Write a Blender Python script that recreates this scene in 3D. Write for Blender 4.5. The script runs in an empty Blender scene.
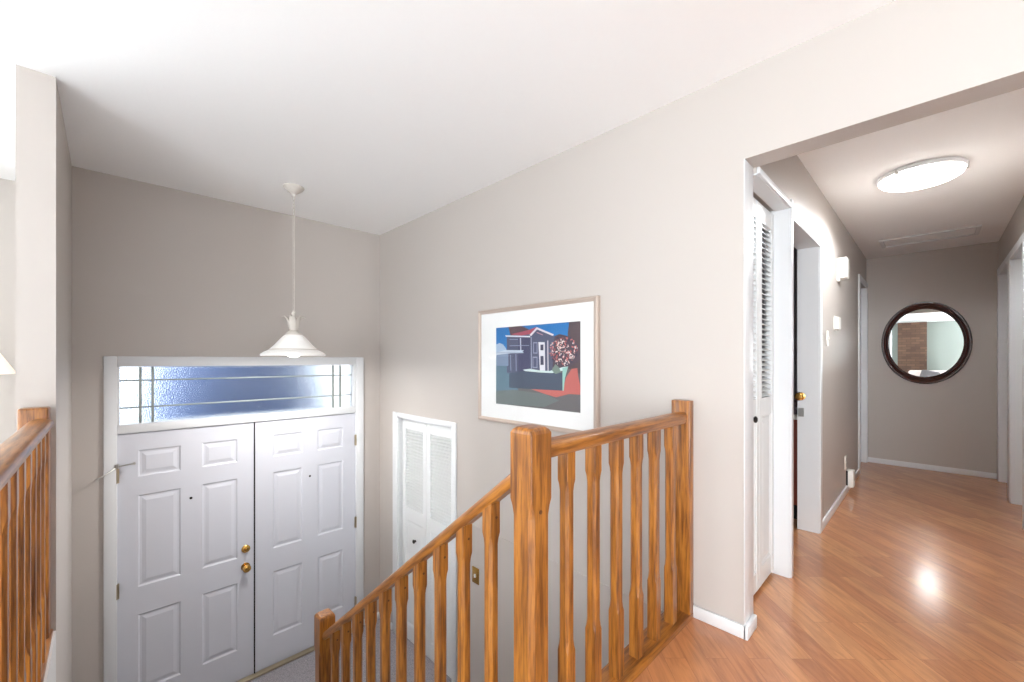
import bpy, bmesh, math, random
from mathutils import Vector, Matrix

# ------------------------------------------------------------------ camera, world, light, exposure
S = bpy.context.scene
COL = S.collection
cam_d = bpy.data.cameras.new('camera')
cam_d.sensor_width = 36.0
cam_d.lens = 413.813 / 1024 * 36.0
cam_d.shift_y = (359.966 - 341.0) / 1024
cam_d.clip_start = 0.02
cam = bpy.data.objects.new('camera', cam_d)
COL.objects.link(cam)
cam.location = (0, 0, 1.17)
cam.rotation_euler = (math.radians(90), 0, math.radians(45.561 - 90))
S.camera = cam

W = bpy.data.worlds.new('sky'); S.world = W
W.use_nodes = True
W.node_tree.nodes['Background'].inputs[0].default_value = (0.86, 0.93, 1.0, 1)
W.node_tree.nodes['Background'].inputs[1].default_value = 1.5

def area_light(name, loc, rot, sx, sy, power, col):
    d = bpy.data.lights.new(name, 'AREA'); d.shape = 'RECTANGLE'
    d.size = sx; d.size_y = sy; d.energy = power; d.color = col
    o = bpy.data.objects.new(name, d); COL.objects.link(o)
    o.location = loc; o.rotation_euler = rot
    return o
# daylight coming in through the windows of the living and dining room
area_light('daylight_west', (-5.53, -1.85, 1.15), (0, math.radians(-90), 0), 2.2, 2.1, 215, (0.90, 0.96, 1.0))
area_light('daylight_south', (-1.3, -3.63, 1.3), (math.radians(90), 0, 0), 4.6, 1.9, 9, (0.90, 0.96, 1.0))
area_light('daylight_north', (-2.9, 4.53, 1.35), (math.radians(-90), 0, 0), 2.4, 1.4, 60, (0.90, 0.96, 1.0))

sd = bpy.data.lights.new('sun', 'SUN'); sd.energy = 15.0; sd.angle = math.radians(2); sd.color = (1.0, .97, .93)
sun = bpy.data.objects.new('sun', sd); COL.objects.link(sun); sun.rotation_euler = Vector((.75, -.08, -.62)).to_track_quat('-Z', 'Y').to_euler()

S.view_settings.view_transform = 'Standard'
S.view_settings.look = 'None'
S.view_settings.exposure = 0.97
S.view_settings.gamma = 1.0
S.view_settings.use_curve_mapping = False
try:
    S.cycles.use_denoising = True
    S.cycles.max_bounces = 10
    S.cycles.diffuse_bounces = 6
    S.cycles.glossy_bounces = 5
    S.cycles.transmission_bounces = 6
    S.cycles.sample_clamp_indirect = 12
    S.cycles.caustics_reflective = False
    S.cycles.caustics_refractive = True
except Exception:
    pass

# ------------------------------------------------------------------ materials
def lin(c):
    return tuple(((v / 255) / 12.92 if v / 255 <= 0.04045 else ((v / 255 + 0.055) / 1.055) ** 2.4) for v in c) + (1,)

def mat(name, rgb, rough=0.6, metal=0.0, bump=None, spec=0.5, coat=0.0, emit=None, estr=0.0):
    m = bpy.data.materials.new(name); m.use_nodes = True
    n = m.node_tree.nodes; b = n['Principled BSDF']
    b.inputs['Base Color'].default_value = lin(rgb)
    b.inputs['Roughness'].default_value = rough
    b.inputs['Metallic'].default_value = metal
    b.inputs['Specular IOR Level'].default_value = spec
    b.inputs['Coat Weight'].default_value = coat
    if emit:
        b.inputs['Emission Color'].default_value = lin(emit)
        b.inputs['Emission Strength'].default_value = estr
    if bump:
        sc, st, dist = bump
        tc = n.new('ShaderNodeTexCoord'); nz = n.new('ShaderNodeTexNoise'); bp = n.new('ShaderNodeBump')
        nz.inputs['Scale'].default_value = sc; nz.inputs['Detail'].default_value = 4
        bp.inputs['Strength'].default_value = st; bp.inputs['Distance'].default_value = dist
        L = m.node_tree.links
        L.new(tc.outputs['Object'], nz.inputs['Vector']); L.new(nz.outputs['Fac'], bp.inputs['Height'])
        L.new(bp.outputs['Normal'], b.inputs['Normal'])
    return m

def oak(name, axis, tilt=0.0, *, dark=(96, 52, 18), light=(168, 107, 40), rough=0.34):
    """clear-coated honey oak, grain running along the given axis"""
    m = bpy.data.materials.new(name); m.use_nodes = True
    n = m.node_tree.nodes; L = m.node_tree.links; b = n['Principled BSDF']
    tc = n.new('ShaderNodeTexCoord'); oi = n.new('ShaderNodeObjectInfo')
    add = n.new('ShaderNodeVectorMath'); add.operation = 'ADD'
    mul = n.new('ShaderNodeMath'); mul.operation = 'MULTIPLY'; mul.inputs[1].default_value = 7.3
    L.new(oi.outputs['Random'], mul.inputs[0])
    L.new(tc.outputs['Object'], add.inputs[0]); L.new(mul.outputs[0], add.inputs[1])
    rt = n.new('ShaderNodeMapping'); rt.inputs['Rotation'].default_value = (tilt, 0, 0); L.new(add.outputs[0], rt.inputs['Vector'])
    mp = n.new('ShaderNodeMapping'); L.new(rt.outputs[0], mp.inputs['Vector'])
    sc = [1.0, 1.0, 1.0]; sc['xyz'.index(axis)] = 0.07
    mp.inputs['Scale'].default_value = sc
    n1 = n.new('ShaderNodeTexNoise'); n1.inputs['Scale'].default_value = 70; n1.inputs['Detail'].default_value = 6
    n1.inputs['Distortion'].default_value = 0.25
    n2 = n.new('ShaderNodeTexNoise'); n2.inputs['Scale'].default_value = 190; n2.inputs['Detail'].default_value = 3
    L.new(mp.outputs[0], n1.inputs['Vector']); L.new(mp.outputs[0], n2.inputs['Vector'])
    r = n.new('ShaderNodeValToRGB')
    r.color_ramp.elements[0].position = 0.28; r.color_ramp.elements[0].color = lin(dark)
    r.color_ramp.elements[1].position = 0.6; r.color_ramp.elements[1].color = lin(light)
    e = r.color_ramp.elements.new(0.46); e.color = lin(tuple((a * .4 + c * .6) for a, c in zip(dark, light)))
    L.new(n1.outputs['Fac'], r.inputs['Fac'])
    r2 = n.new('ShaderNodeValToRGB')
    r2.color_ramp.elements[0].position = 0.36; r2.color_ramp.elements[0].color = (0.55, 0.5, 0.45, 1)
    r2.color_ramp.elements[1].position = 0.5; r2.color_ramp.elements[1].color = (1, 1, 1, 1)
    L.new(n2.outputs['Fac'], r2.inputs['Fac'])
    mx = n.new('ShaderNodeMix'); mx.data_type = 'RGBA'; mx.blend_type = 'MULTIPLY'; mx.inputs[0].default_value = 0.7
    L.new(r.outputs[0], mx.inputs[6]); L.new(r2.outputs[0], mx.inputs[7])
    L.new(mx.outputs[2], b.inputs['Base Color'])
    b.inputs['Roughness'].default_value = rough
    b.inputs['Coat Weight'].default_value = 0.35; b.inputs['Coat Roughness'].default_value = 0.18
    bp = n.new('ShaderNodeBump'); bp.inputs['Strength'].default_value = 0.12; bp.inputs['Distance'].default_value = 0.001
    L.new(n2.outputs['Fac'], bp.inputs['Height']); L.new(bp.outputs[0], b.inputs['Normal'])
    return m

def plank_floor():
    m = bpy.data.materials.new('plank_floor'); m.use_nodes = True
    n = m.node_tree.nodes; L = m.node_tree.links; b = n['Principled BSDF']
    tc = n.new('ShaderNodeTexCoord')
    rot = n.new('ShaderNodeMapping'); rot.inputs['Rotation'].default_value = (0, 0, math.radians(-45))
    L.new(tc.outputs['Object'], rot.inputs['Vector'])
    br = n.new('ShaderNodeTexBrick'); br.offset = 0.37; br.offset_frequency = 2; br.squash = 1.0
    br.inputs['Scale'].default_value = 1.0
    br.inputs['Brick Width'].default_value = 0.62; br.inputs['Row Height'].default_value = 0.083
    br.inputs['Mortar Size'].default_value = 0.0009; br.inputs['Mortar Smooth'].default_value = 0.2
    br.inputs['Color1'].default_value = (0, 0, 0, 1); br.inputs['Color2'].default_value = (1, 1, 1, 1)
    br.inputs['Mortar'].default_value = (0.0, 0.0, 0.0, 1)
    L.new(rot.outputs[0], br.inputs['Vector'])
    tone = n.new('ShaderNodeValToRGB')
    tone.color_ramp.elements[0].color = lin((186, 124, 82)); tone.color_ramp.elements[1].color = lin((208, 150, 102))
    e = tone.color_ramp.elements.new(0.5); e.color = lin((198, 136, 90))
    L.new(br.outputs['Color'], tone.inputs['Fac'])
    # grain offset per board, stretched along the board
    off = n.new('ShaderNodeVectorMath'); off.operation = 'ADD'
    sc5 = n.new('ShaderNodeVectorMath'); sc5.operation = 'SCALE'; sc5.inputs['Scale'].default_value = 9
    L.new(br.outputs['Color'], sc5.inputs[0]); L.new(rot.outputs[0], off.inputs[0]); L.new(sc5.outputs[0], off.inputs[1])
    st = n.new('ShaderNodeMapping'); st.inputs['Scale'].default_value = (0.14, 1, 1); L.new(off.outputs[0], st.inputs['Vector'])
    n1 = n.new('ShaderNodeTexNoise'); n1.inputs['Scale'].default_value = 26; n1.inputs['Detail'].default_value = 9; n1.inputs['Roughness'].default_value = 0.62
    n1.inputs['Distortion'].default_value = 1.4
    L.new(st.outputs[0], n1.inputs['Vector'])
    g = n.new('ShaderNodeValToRGB')
    g.color_ramp.elements[0].position = 0.3; g.color_ramp.elements[0].color = (0.60, 0.50, 0.43, 1)
    g.color_ramp.elements[1].position = 0.62; g.color_ramp.elements[1].color = (1.08, 1.05, 1.0, 1)
    L.new(n1.outputs['Fac'], g.inputs['Fac'])
    mx = n.new('ShaderNodeMix'); mx.data_type = 'RGBA'; mx.blend_type = 'MULTIPLY'; mx.inputs[0].default_value = 0.75
    L.new(tone.outputs[0], mx.inputs[6]); L.new(g.outputs[0], mx.inputs[7])
    dk = n.new('ShaderNodeMix'); dk.data_type = 'RGBA'; dk.blend_type = 'MIX'
    dk.inputs[7].default_value = lin((105, 55, 30))
    fm = n.new('ShaderNodeMath'); fm.operation = 'MULTIPLY'; fm.inputs[1].default_value = 0.35
    L.new(br.outputs['Fac'], fm.inputs[0]); L.new(fm.outputs[0], dk.inputs[0]); L.new(mx.outputs[2], dk.inputs[6])
    L.new(dk.outputs[2], b.inputs['Base Color'])
    b.inputs['Roughness'].default_value = 0.3
    b.inputs['Coat Weight'].default_value = 0.7; b.inputs['Coat Roughness'].default_value = 0.15
    bp = n.new('ShaderNodeBump'); bp.inputs['Strength'].default_value = 0.25; bp.inputs['Distance'].default_value = 0.0012
    L.new(n1.outputs['Fac'], bp.inputs['Height']); L.new(bp.outputs[0], b.inputs['Normal'])
    return m

def ramp_noise(name, c0, c1, scale, rough=0.9, bump=0.5, dist=0.004, p0=.35, p1=.65):
    m = bpy.data.materials.new(name); m.use_nodes = True
    n = m.node_tree.nodes; L = m.node_tree.links; b = n['Principled BSDF']
    tc = n.new('ShaderNodeTexCoord'); nz = n.new('ShaderNodeTexNoise'); nz.inputs['Scale'].default_value = scale
    nz.inputs['Detail'].default_value = 5
    r = n.new('ShaderNodeValToRGB'); r.color_ramp.elements[0].position = p0; r.color_ramp.elements[1].position = p1
    r.color_ramp.elements[0].color = lin(c0); r.color_ramp.elements[1].color = lin(c1)
    bp = n.new('ShaderNodeBump'); bp.inputs['Strength'].default_value = bump; bp.inputs['Distance'].default_value = dist
    L.new(tc.outputs['Object'], nz.inputs['Vector']); L.new(nz.outputs['Fac'], r.inputs['Fac'])
    L.new(r.outputs[0], b.inputs['Base Color']); L.new(nz.outputs['Fac'], bp.inputs['Height'])
    L.new(bp.outputs[0], b.inputs['Normal']); b.inputs['Roughness'].default_value = rough
    return m

def glass_textured(name):
    m = bpy.data.materials.new(name); m.use_nodes = True
    n = m.node_tree.nodes; L = m.node_tree.links; b = n['Principled BSDF']
    b.inputs['Base Color'].default_value = (0.93, 0.97, 1.0, 1)
    b.inputs['Transmission Weight'].default_value = 1.0
    b.inputs['Roughness'].default_value = 0.22; b.inputs['IOR'].default_value = 1.35
    tc = n.new('ShaderNodeTexCoord'); nz = n.new('ShaderNodeTexNoise'); nz.inputs['Scale'].default_value = 130
    nz.inputs['Detail'].default_value = 2
    bp = n.new('ShaderNodeBump'); bp.inputs['Strength'].default_value = 0.6; bp.inputs['Distance'].default_value = 0.008
    L.new(tc.outputs['Object'], nz.inputs['Vector']); L.new(nz.outputs['Fac'], bp.inputs['Height'])
    L.new(bp.outputs[0], b.inputs['Normal'])
    return m

def brick_mat():
    m = bpy.data.materials.new('brown_brick'); m.use_nodes = True
    n = m.node_tree.nodes; L = m.node_tree.links; b = n['Principled BSDF']
    tc = n.new('ShaderNodeTexCoord'); mp = n.new('ShaderNodeMapping')
    mp.inputs['Rotation'].default_value = (math.radians(90), 0, math.radians(90))
    br = n.new('ShaderNodeTexBrick'); br.inputs['Scale'].default_value = 1
    br.inputs['Brick Width'].default_value = 0.2; br.inputs['Row Height'].default_value = 0.075
    br.inputs['Mortar Size'].default_value = 0.006
    br.inputs['Color1'].default_value = lin((104, 78, 62)); br.inputs['Color2'].default_value = lin((78, 56, 44))
    br.inputs['Mortar'].default_value = lin((70, 54, 46))
    sp = n.new('ShaderNodeSeparateXYZ'); cb = n.new('ShaderNodeCombineXYZ')
    L.new(tc.outputs['Object'], sp.inputs[0]); L.new(sp.outputs['Y'], cb.inputs['X']); L.new(sp.outputs['Z'], cb.inputs['Y'])
    L.new(cb.outputs[0], br.inputs['Vector']); L.new(br.outputs['Color'], b.inputs['Base Color'])
    b.inputs['Roughness'].default_value = 0.9
    return m

M = {}
M['wall'] = mat('wall_paint', (190, 183, 177), 0.5, bump=(160, 0.10, 0.001), spec=0.35)
M['ceil'] = mat('ceiling_paint', (251, 251, 251), 0.8, bump=(120, 0.18, 0.0015), spec=0.2)
M['trim'] = mat('white_trim', (221, 223, 225), 0.35)
M['door'] = mat('white_door', (206, 208, 216), 0.38)
M['louver'] = mat('white_louver', (224, 226, 226), 0.4)
M['oakx'] = oak('oak_grain_x', 'x'); M['oaky'] = oak('oak_grain_y', 'y'); M['oakz'] = oak('oak_grain_z', 'z')
M['oakslope'] = oak('oak_grain_slope', 'y', math.atan(.79))
M['plug'] = mat('dark_plug', (84, 44, 18), 0.5)
M['floor'] = plank_floor()
M['carpet'] = ramp_noise('grey_carpet', (120, 116, 122), (176, 172, 176), 260, 0.95, 0.9, 0.006)
M['carpet_bounce'] = ramp_noise('bounce_carpet', (208, 208, 208), (224, 224, 224), 260, 0.95, 0.6, 0.005)  # added pale carpet, bounces neutral light up to the ceiling
M['sage'] = mat('pale_sage_paint', (130, 137, 132), 0.7)
M['brass'] = mat('brass', (212, 168, 92), 0.22, 1.0)
M['agedbrass'] = mat('aged_brass', (190, 176, 150), 0.35, 0.9)
M['nickel'] = mat('nickel', (190, 188, 184), 0.3, 1.0)
M['dark'] = mat('black_and_shade', (22, 20, 20), 0.8)  # black parts; also shade painted into the closet inside and box gap
M['knobblack'] = mat('black_bronze', (34, 30, 28), 0.35, 0.4)
M['came'] = mat('came', (150, 158, 152), 0.4, 0.3)
M['glass'] = glass_textured('pebbled_glass')
M['champagne'] = mat('champagne_frame', (186, 170, 158), 0.4, 0.2)
M['mat_board'] = mat('mat_board', (240, 241, 240), 0.7)
M['clear'] = None
M['espresso'] = mat('mahogany_frame', (62, 30, 24), 0.25, 0.0, coat=0.5)
M['mirror'] = mat('mirror_glass', (240, 244, 243), 0.0, 1.0)
M['dome'] = mat('lit_dome', (255, 252, 246), 0.4, emit=(255, 250, 244), estr=4.8)
M['shade'] = mat('white_glass_shade', (246, 245, 242), 0.3, emit=(255, 248, 240), estr=0.05)
M['bulb'] = mat('lit_bulb', (255, 255, 255), 0.4, emit=(255, 250, 244), estr=4.8)
M['ivory'] = mat('antique_ivory', (206, 200, 192), 0.5)
M['plastic'] = mat('white_plastic', (236, 234, 228), 0.4)
M['cloth_shade'] = mat('cream_lampshade', (244, 236, 226), 0.8, emit=(255, 240, 224), estr=0.25)
M['brick'] = brick_mat()
M['sofa'] = mat('pale_sofa', (214, 200, 196), 0.9, bump=(90, 0.3, 0.002))
M['cushion'] = mat('grey_cushion', (92, 88, 90), 0.9)
M['vanity'] = mat('red_brown_vanity', (128, 52, 32), 0.4)
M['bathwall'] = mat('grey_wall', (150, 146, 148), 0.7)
M['towel'] = mat('mauve_grey_towel', (120, 108, 112), 0.9)
M['hedge'] = ramp_noise('added_blue_hedge', (20, 38, 72), (50, 76, 116), 4, 0.9, 0.8, 0.05)
M['paving'] = mat('pale_paving', (200, 202, 204), 0.9)

# clear glass over the print
def clear_glass():
    m = bpy.data.materials.new('picture_glass'); m.use_nodes = True
    n = m.node_tree.nodes; L = m.node_tree.links
    n.remove(n['Principled BSDF'])
    tr = n.new('ShaderNodeBsdfTransparent'); gl = n.new('ShaderNodeBsdfGlossy'); gl.inputs['Roughness'].default_value = 0.02
    lw = n.new('ShaderNodeLayerWeight'); pw = n.new('ShaderNodeMath'); pw.operation = 'POWER'; pw.inputs[1].default_value = 5
    fr = n.new('ShaderNodeMath'); fr.operation = 'MULTIPLY_ADD'; fr.inputs[1].default_value = .95; fr.inputs[2].default_value = .045
    L.new(lw.outputs['Facing'], pw.inputs[0]); L.new(pw.outputs[0], fr.inputs[0]); mx = n.new('ShaderNodeMixShader')
    L.new(fr.outputs[0], mx.inputs[0]); L.new(tr.outputs[0], mx.inputs[1]); L.new(gl.outputs[0], mx.inputs[2])
    L.new(mx.outputs[0], n['Material Output'].inputs[0])
    return m
M['clear'] = clear_glass()

# ------------------------------------------------------------------ mesh helpers
class MB:
    def __init__(s): s.v = []; s.f = []; s.mi = []; s.cur = 0; s.M = Matrix()
    def add(s, vs, fs):
        o = len(s.v)
        s.v += [tuple(s.M @ Vector(p)) for p in vs]
        for f in fs: s.f.append([o + i for i in f]); s.mi.append(s.cur)
        return s
    def box(s, x0, x1, y0, y1, z0, z1):
        vs = [(x, y, z) for x in (x0, x1) for y in (y0, y1) for z in (z0, z1)]
        return s.add(vs, [(0, 1, 3, 2), (4, 6, 7, 5), (0, 4, 5, 1), (2, 3, 7, 6), (0, 2, 6, 4), (1, 5, 7, 3)])
    def bbox(s, x0, x1, y0, y1, z0, z1, b=0.004, seg=2):
        """box with rounded edges"""
        bm = bmesh.new()
        r = bmesh.ops.create_cube(bm, size=1)
        for v in bm.verts:
            v.co = Vector(((x0 + x1) / 2 + v.co.x * (x1 - x0), (y0 + y1) / 2 + v.co.y * (y1 - y0), (z0 + z1) / 2 + v.co.z * (z1 - z0)))
        bmesh.ops.bevel(bm, geom=bm.edges[:], offset=b, segments=seg, profile=0.5, affect='EDGES')
        bm.verts.index_update()
        s.add([tuple(v.co) for v in bm.verts], [[v.index for v in f.verts] for f in bm.faces]); bm.free()
        return s
    def prism(s, pts, a0, a1, axis='x'):
        """extrude a closed 2D outline along an axis; pts are the two other coordinates in order"""
        def P(a, p): return {'x': (a, p[0], p[1]), 'y': (p[0], a, p[1]), 'z': (p[0], p[1], a)}[axis]
        n = len(pts)
        vs = [P(a0, p) for p in pts] + [P(a1, p) for p in pts]
        fs = [(i, (i + 1) % n, n + (i + 1) % n, n + i) for i in range(n)] + [list(range(n))[::-1], list(range(n, 2 * n))]
        return s.add(vs, fs)
    def loft(s, rings, closed=True, caps=True):
        n = len(rings[0]); vs = [p for r in rings for p in r]; fs = []
        for k in range(len(rings) - 1):
            for i in range(n if closed else n - 1):
                j = (i + 1) % n
                fs.append((k * n + i, k * n + j, (k + 1) * n + j, (k + 1) * n + i))
        if caps: fs += [list(range(n))[::-1], [(len(rings) - 1) * n + i for i in range(n)]]
        return s.add(vs, fs)
    def lathe(s, prof, cx=0, cy=0, cz=0, n=32, axis='z', squash=1.0):
        rings = []
        for r, h in prof:
            ring = []
            for i in range(n):
                t = 2 * math.pi * i / n; a, b = r * math.cos(t), r * math.sin(t) * squash
                ring.append({'z': (cx + a, cy + b, cz + h), 'x': (cx + h, cy + a, cz + b), 'y': (cx + a, cy + h, cz + b)}[axis])
            rings.append(ring)
        return s.loft(rings)
    def tube(s, path, r, n=8):
        rings = []; P = [Vector(p) for p in path]
        for i, p in enumerate(P):
            t = (P[min(i + 1, len(P) - 1)] - P[max(i - 1, 0)]).normalized()
            u = t.cross(Vector((0.31, 0.17, 0.93))).normalized(); w = t.cross(u)
            rr = r[i] if isinstance(r, (list, tuple)) else r
            rings.append([tuple(p + (u * math.cos(2 * math.pi * k / n) + w * math.sin(2 * math.pi * k / n)) * rr) for k in range(n)])
        return s.loft(rings)
    def build(s, name, mats, parent=None, smooth=False, origin=None, fix=True):
        me = bpy.data.meshes.new(name)
        ms = mats if isinstance(mats, (list, tuple)) else [mats]
        o_ = Vector(origin) if origin else Vector((0, 0, 0))
        me.from_pydata([tuple(Vector(p) - o_) for p in s.v], [], s.f)
        for m in ms: me.materials.append(m)
        for p, i in zip(me.polygons, s.mi): p.material_index = i
        if fix:
            bm = bmesh.new(); bm.from_mesh(me); bmesh.ops.recalc_face_normals(bm, faces=bm.faces); bm.to_mesh(me); bm.free()
        o = bpy.data.objects.new(name, me); COL.objects.link(o); o.location = o_
        if smooth:
            me.polygons.foreach_set('use_smooth', [True] * len(me.polygons))
            md = o.modifiers.new('split', 'EDGE_SPLIT'); md.split_angle = math.radians(38)
        if parent:
            o.parent = parent
            o.location = o_ - PW(parent)
        return o

def PW(o):
    v = Vector(o.location)
    while o.parent: o = o.parent; v += Vector(o.location)
    return v
def tag(o, label=None, cat=None, group=None, kind=None):
    if label: o['label'] = label
    if cat: o['category'] = cat
    if group: o['group'] = group
    if kind: o['kind'] = kind
    return o
def empty(name, loc, label, cat, group=None, kind=None):
    o = bpy.data.objects.new(name, None); COL.objects.link(o); o.location = loc; o.empty_display_size = 0.05
    return tag(o, label, cat, group, kind)

# ------------------------------------------------------------------ key dimensions (metres; upper floor z = 0)
CZ = 2.393            # main ceiling
HZ = 2.334            # hall ceiling
LZ = -1.356           # entry landing
YA = 3.805            # entry door wall
XB = 1.916            # long wall with the picture
YH = 0.545            # hall left wall
YR = -0.444           # hall right wall
XE = 6.25             # hall end wall
XC = -0.155            # stairwell left wall
WT = 0.117

def casing_board(mb, a, b, w, axis, face, out, side):
    """flat casing with rounded front edge is drawn with bbox by the callers"""

# ------------------------------------------------------------------ floors and ceilings
f = MB()
f.box(0.5, XB, -3.62, 0.77, -0.25, 0)
f.box(XB, 6.9, -0.444, 0.545, -0.25, 0)
f.box(XB, 2.033, -3.62, -0.444, -0.25, 0)
f.box(2.62, 4.4, 0.545, 2.5, -0.25, 0)
f.box(2.033, 2.62, 0.545, 1.3, -0.25, 0)
f.box(5.4, 6.35, 0.545, 0.66, -0.25, 0)
f.box(4.3, 6.9, -1.6, -0.444, -0.25, 0)
tag(f.build('floor', M['floor']), 'glossy orange-brown hardwood plank floor laid diagonally upstairs and down the hall', 'floor', kind='structure')
f = MB(); f.box(-5.52, 0.5, -3.62, 0.77, -0.25, 0); f.box(-5.52, -0.255, 0.77, 4.4, -0.25, 0); f.box(-0.255, XC, 0.77, 2.66, -0.25, 0)
tag(f.build('floor_living', M['carpet_bounce']), 'living room floor left of the railing, pale carpet added to bounce light', 'floor', kind='structure')
f = MB(); f.box(XC, XB, 2.27, YA + 0.0, LZ - .2, LZ); f.box(XB, XB + WT, 2.61, 3.445, LZ - .02, LZ)
tag(f.build('floor_landing', M['carpet']), 'grey carpet on the entry landing inside the front doors', 'floor', kind='structure')
f = MB(); f.box(-5.52, XB + WT, -3.62, 4.52, CZ, CZ + .12)
tag(f.build('ceiling', M['ceil']), 'white ceiling over the stairwell and living room', 'ceiling', kind='structure')
f = MB(); f.box(XB + WT, 7.0, -1.7, 2.6, HZ, HZ + .12)
tag(f.build('ceiling_hall', M['ceil']), 'white hall ceiling with the round lamp', 'ceiling', kind='structure')

# ------------------------------------------------------------------ walls
# entry door wall (opening x .03..1.69, z LZ..1.145)
w = MB()
w.box(XC - .1, 0.02, YA, YA + .14, LZ - .2, CZ); w.box(1.70, XB + WT, YA, YA + .14, LZ - .2, CZ)
w.box(0.02, 1.70, YA, YA + .14, 1.15, CZ)
tag(w.build('wall_front', M['wall']), 'taupe entry wall above and beside the white double doors', 'wall', kind='structure')
# long wall with picture: closet opening y 2.61..3.445, z LZ..0.645 ; passage opening y<.56 below 2.015
w = MB()
w.box(XB, XB + WT, 0.56, 2.61, -2.9, CZ); w.box(XB, XB + WT, 3.445, YA, -2.9, CZ)
w.box(XB, XB + WT, 2.61, 3.445, 0.645, CZ); w.box(XB, XB + WT, 2.61, 3.445, -2.9, LZ - .03)
w.box(XB, XB + WT, -1.2, 0.56, 2.015, CZ)
w.box(XB, XB + WT, -3.62, -1.2, 0, CZ); w.box(XB, XB + WT, -1.2, YR, 0, 2.015)
tag(w.build('wall_right', M['wall']), 'long greige wall carrying the framed picture, with header over the hall opening', 'wall', kind='structure')
# stairwell left wall / pillar
w = MB(); w.box(-0.268, XC, 2.66, 4.4, -2.9, CZ)
w.box(-0.268, XC, 0.77, 2.66, -2.9, -0.25)
tag(w.build('wall_left', M['wall']), 'taupe wall end and stairwell side wall left of the front doors', 'wall', kind='structure')
# wall under the upper floor edge
w = MB(); w.box(XC, XB, 0.79 - .06, 0.79, -2.9, -0.25)
tag(w.build('wall_stairs', M['wall']), 'painted wall under the upper floor edge at the stairs', 'wall', kind='structure')
# living room
w = MB(); w.box(-5.52, -4.2, 4.4, 4.52, -.25, CZ); w.box(-1.6, -0.16, 4.4, 4.52, -.25, CZ)
w.box(-4.2, -1.6, 4.4, 4.52, -.25, .6); w.box(-4.2, -1.6, 4.4, 4.52, 2.1, CZ)
tag(w.build('wall_living', M['wall']), 'living room wall behind the lampshade', 'wall', kind='structure')
w = MB(); w.box(-5.52, -5.4, -3.62, -3.0, -.25, CZ); w.box(-5.52, -5.4, -0.72, 4.4, -.25, CZ)
w.box(-5.52, -5.4, -3.0, -.72, 2.28, CZ); w.box(-5.52, -5.4, -3.0, -.72, -.25, 0.02)
tag(w.build('wall_west', M['sage']), 'white far living room wall seen in the round mirror', 'wall', kind='structure')
w = MB(); w.box(-5.52, -3.7, -3.62, -3.5, -.25, CZ); w.box(1.1, XB, -3.62, -3.5, -.25, CZ)
w.box(-3.7, 1.1, -3.62, -3.5, 2.3, CZ); w.box(-3.7, 1.1, -3.62, -3.5, -.25, .3)
tag(w.build('wall_back', M['wall']), 'wall behind the camera with a wide window', 'wall', kind='structure')
# windows (frames) of the daylight openings
def window(name, axis, pos, a0, a1, z0, z1, cols, label):
    e = empty(name, {'x': (pos, (a0 + a1) / 2, z0), 'y': ((a0 + a1) / 2, pos, z0)}[axis], label, 'window', kind='structure')
    m = MB()
    def bx(p0, p1, q0, q1):
        if axis == 'x': m.box(pos - .05, pos + .05, p0, p1, q0, q1)
        else: m.box(p0, p1, pos - .05, pos + .05, q0, q1)
    bx(a0, a1, z0, z0 + .05); bx(a0, a1, z1 - .05, z1)
    bx(a0, a0 + .05, z0 + .05, z1 - .05); bx(a1 - .05, a1, z0 + .05, z1 - .05)
    for k in range(1, cols):
        c = a0 + (a1 - a0) * k / cols; bx(c - .03, c + .03, z0 + .05, z1 - .05)
    m.build('window_frame', M['trim'], e)
window('window_1', 'x', -5.46, -3.0, -.72, .02, 2.28, 2, 'tall white framed window of the living room end wall')
window('window_2', 'y', -3.56, -3.7, 1.1, .3, 2.3, 4, 'wide white framed window behind the camera')
window('window_3', 'y', 4.46, -4.2, -1.6, .6, 2.1, 3, 'white framed window of the front living room wall')

# hall walls: left wall y .545 ... .66 ; openings closet 2.033-2.62, door 2.71-3.43, door 5.56-6.19
w = MB()
T = 0.66
w.box(2.62, 2.66, YH, T, 0, 1.99); w.box(3.43, 5.56, YH, T, 0, HZ); w.box(6.19, XE, YH, T, 0, HZ)
w.box(2.033, 2.62, YH, T, 1.99, HZ); w.box(2.62, 2.66, YH, T, 1.99, HZ); w.box(2.66, 3.43, YH, T, 1.955, HZ); w.box(5.56, 6.19, YH, T, 1.99, HZ)
tag(w.build('wall_hall_left', M['wall']), 'hall wall left with the doorways, door chime and thermostat', 'wall', kind='structure')
w = MB(); w.box(XE, XE + .12, -.6, .7, 0, HZ)
tag(w.build('wall_end', M['wall']), 'hall end wall behind the round mirror', 'wall', kind='structure')
w = MB()
w.box(XB + WT, 4.56, YR - .115, YR, 0, HZ); w.box(4.56, 5.27, YR - .115, YR, 1.99, HZ)
w.box(5.27, 5.41, YR - .115, YR, 0, HZ); w.box(5.41, 6.13, YR - .115, YR, 1.99, HZ); w.box(6.13, XE, YR - .115, YR, 0, HZ)
tag(w.build('wall_hall_right', M['wall']), 'hall wall on the right with two white doorways', 'wall', kind='structure')
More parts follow.
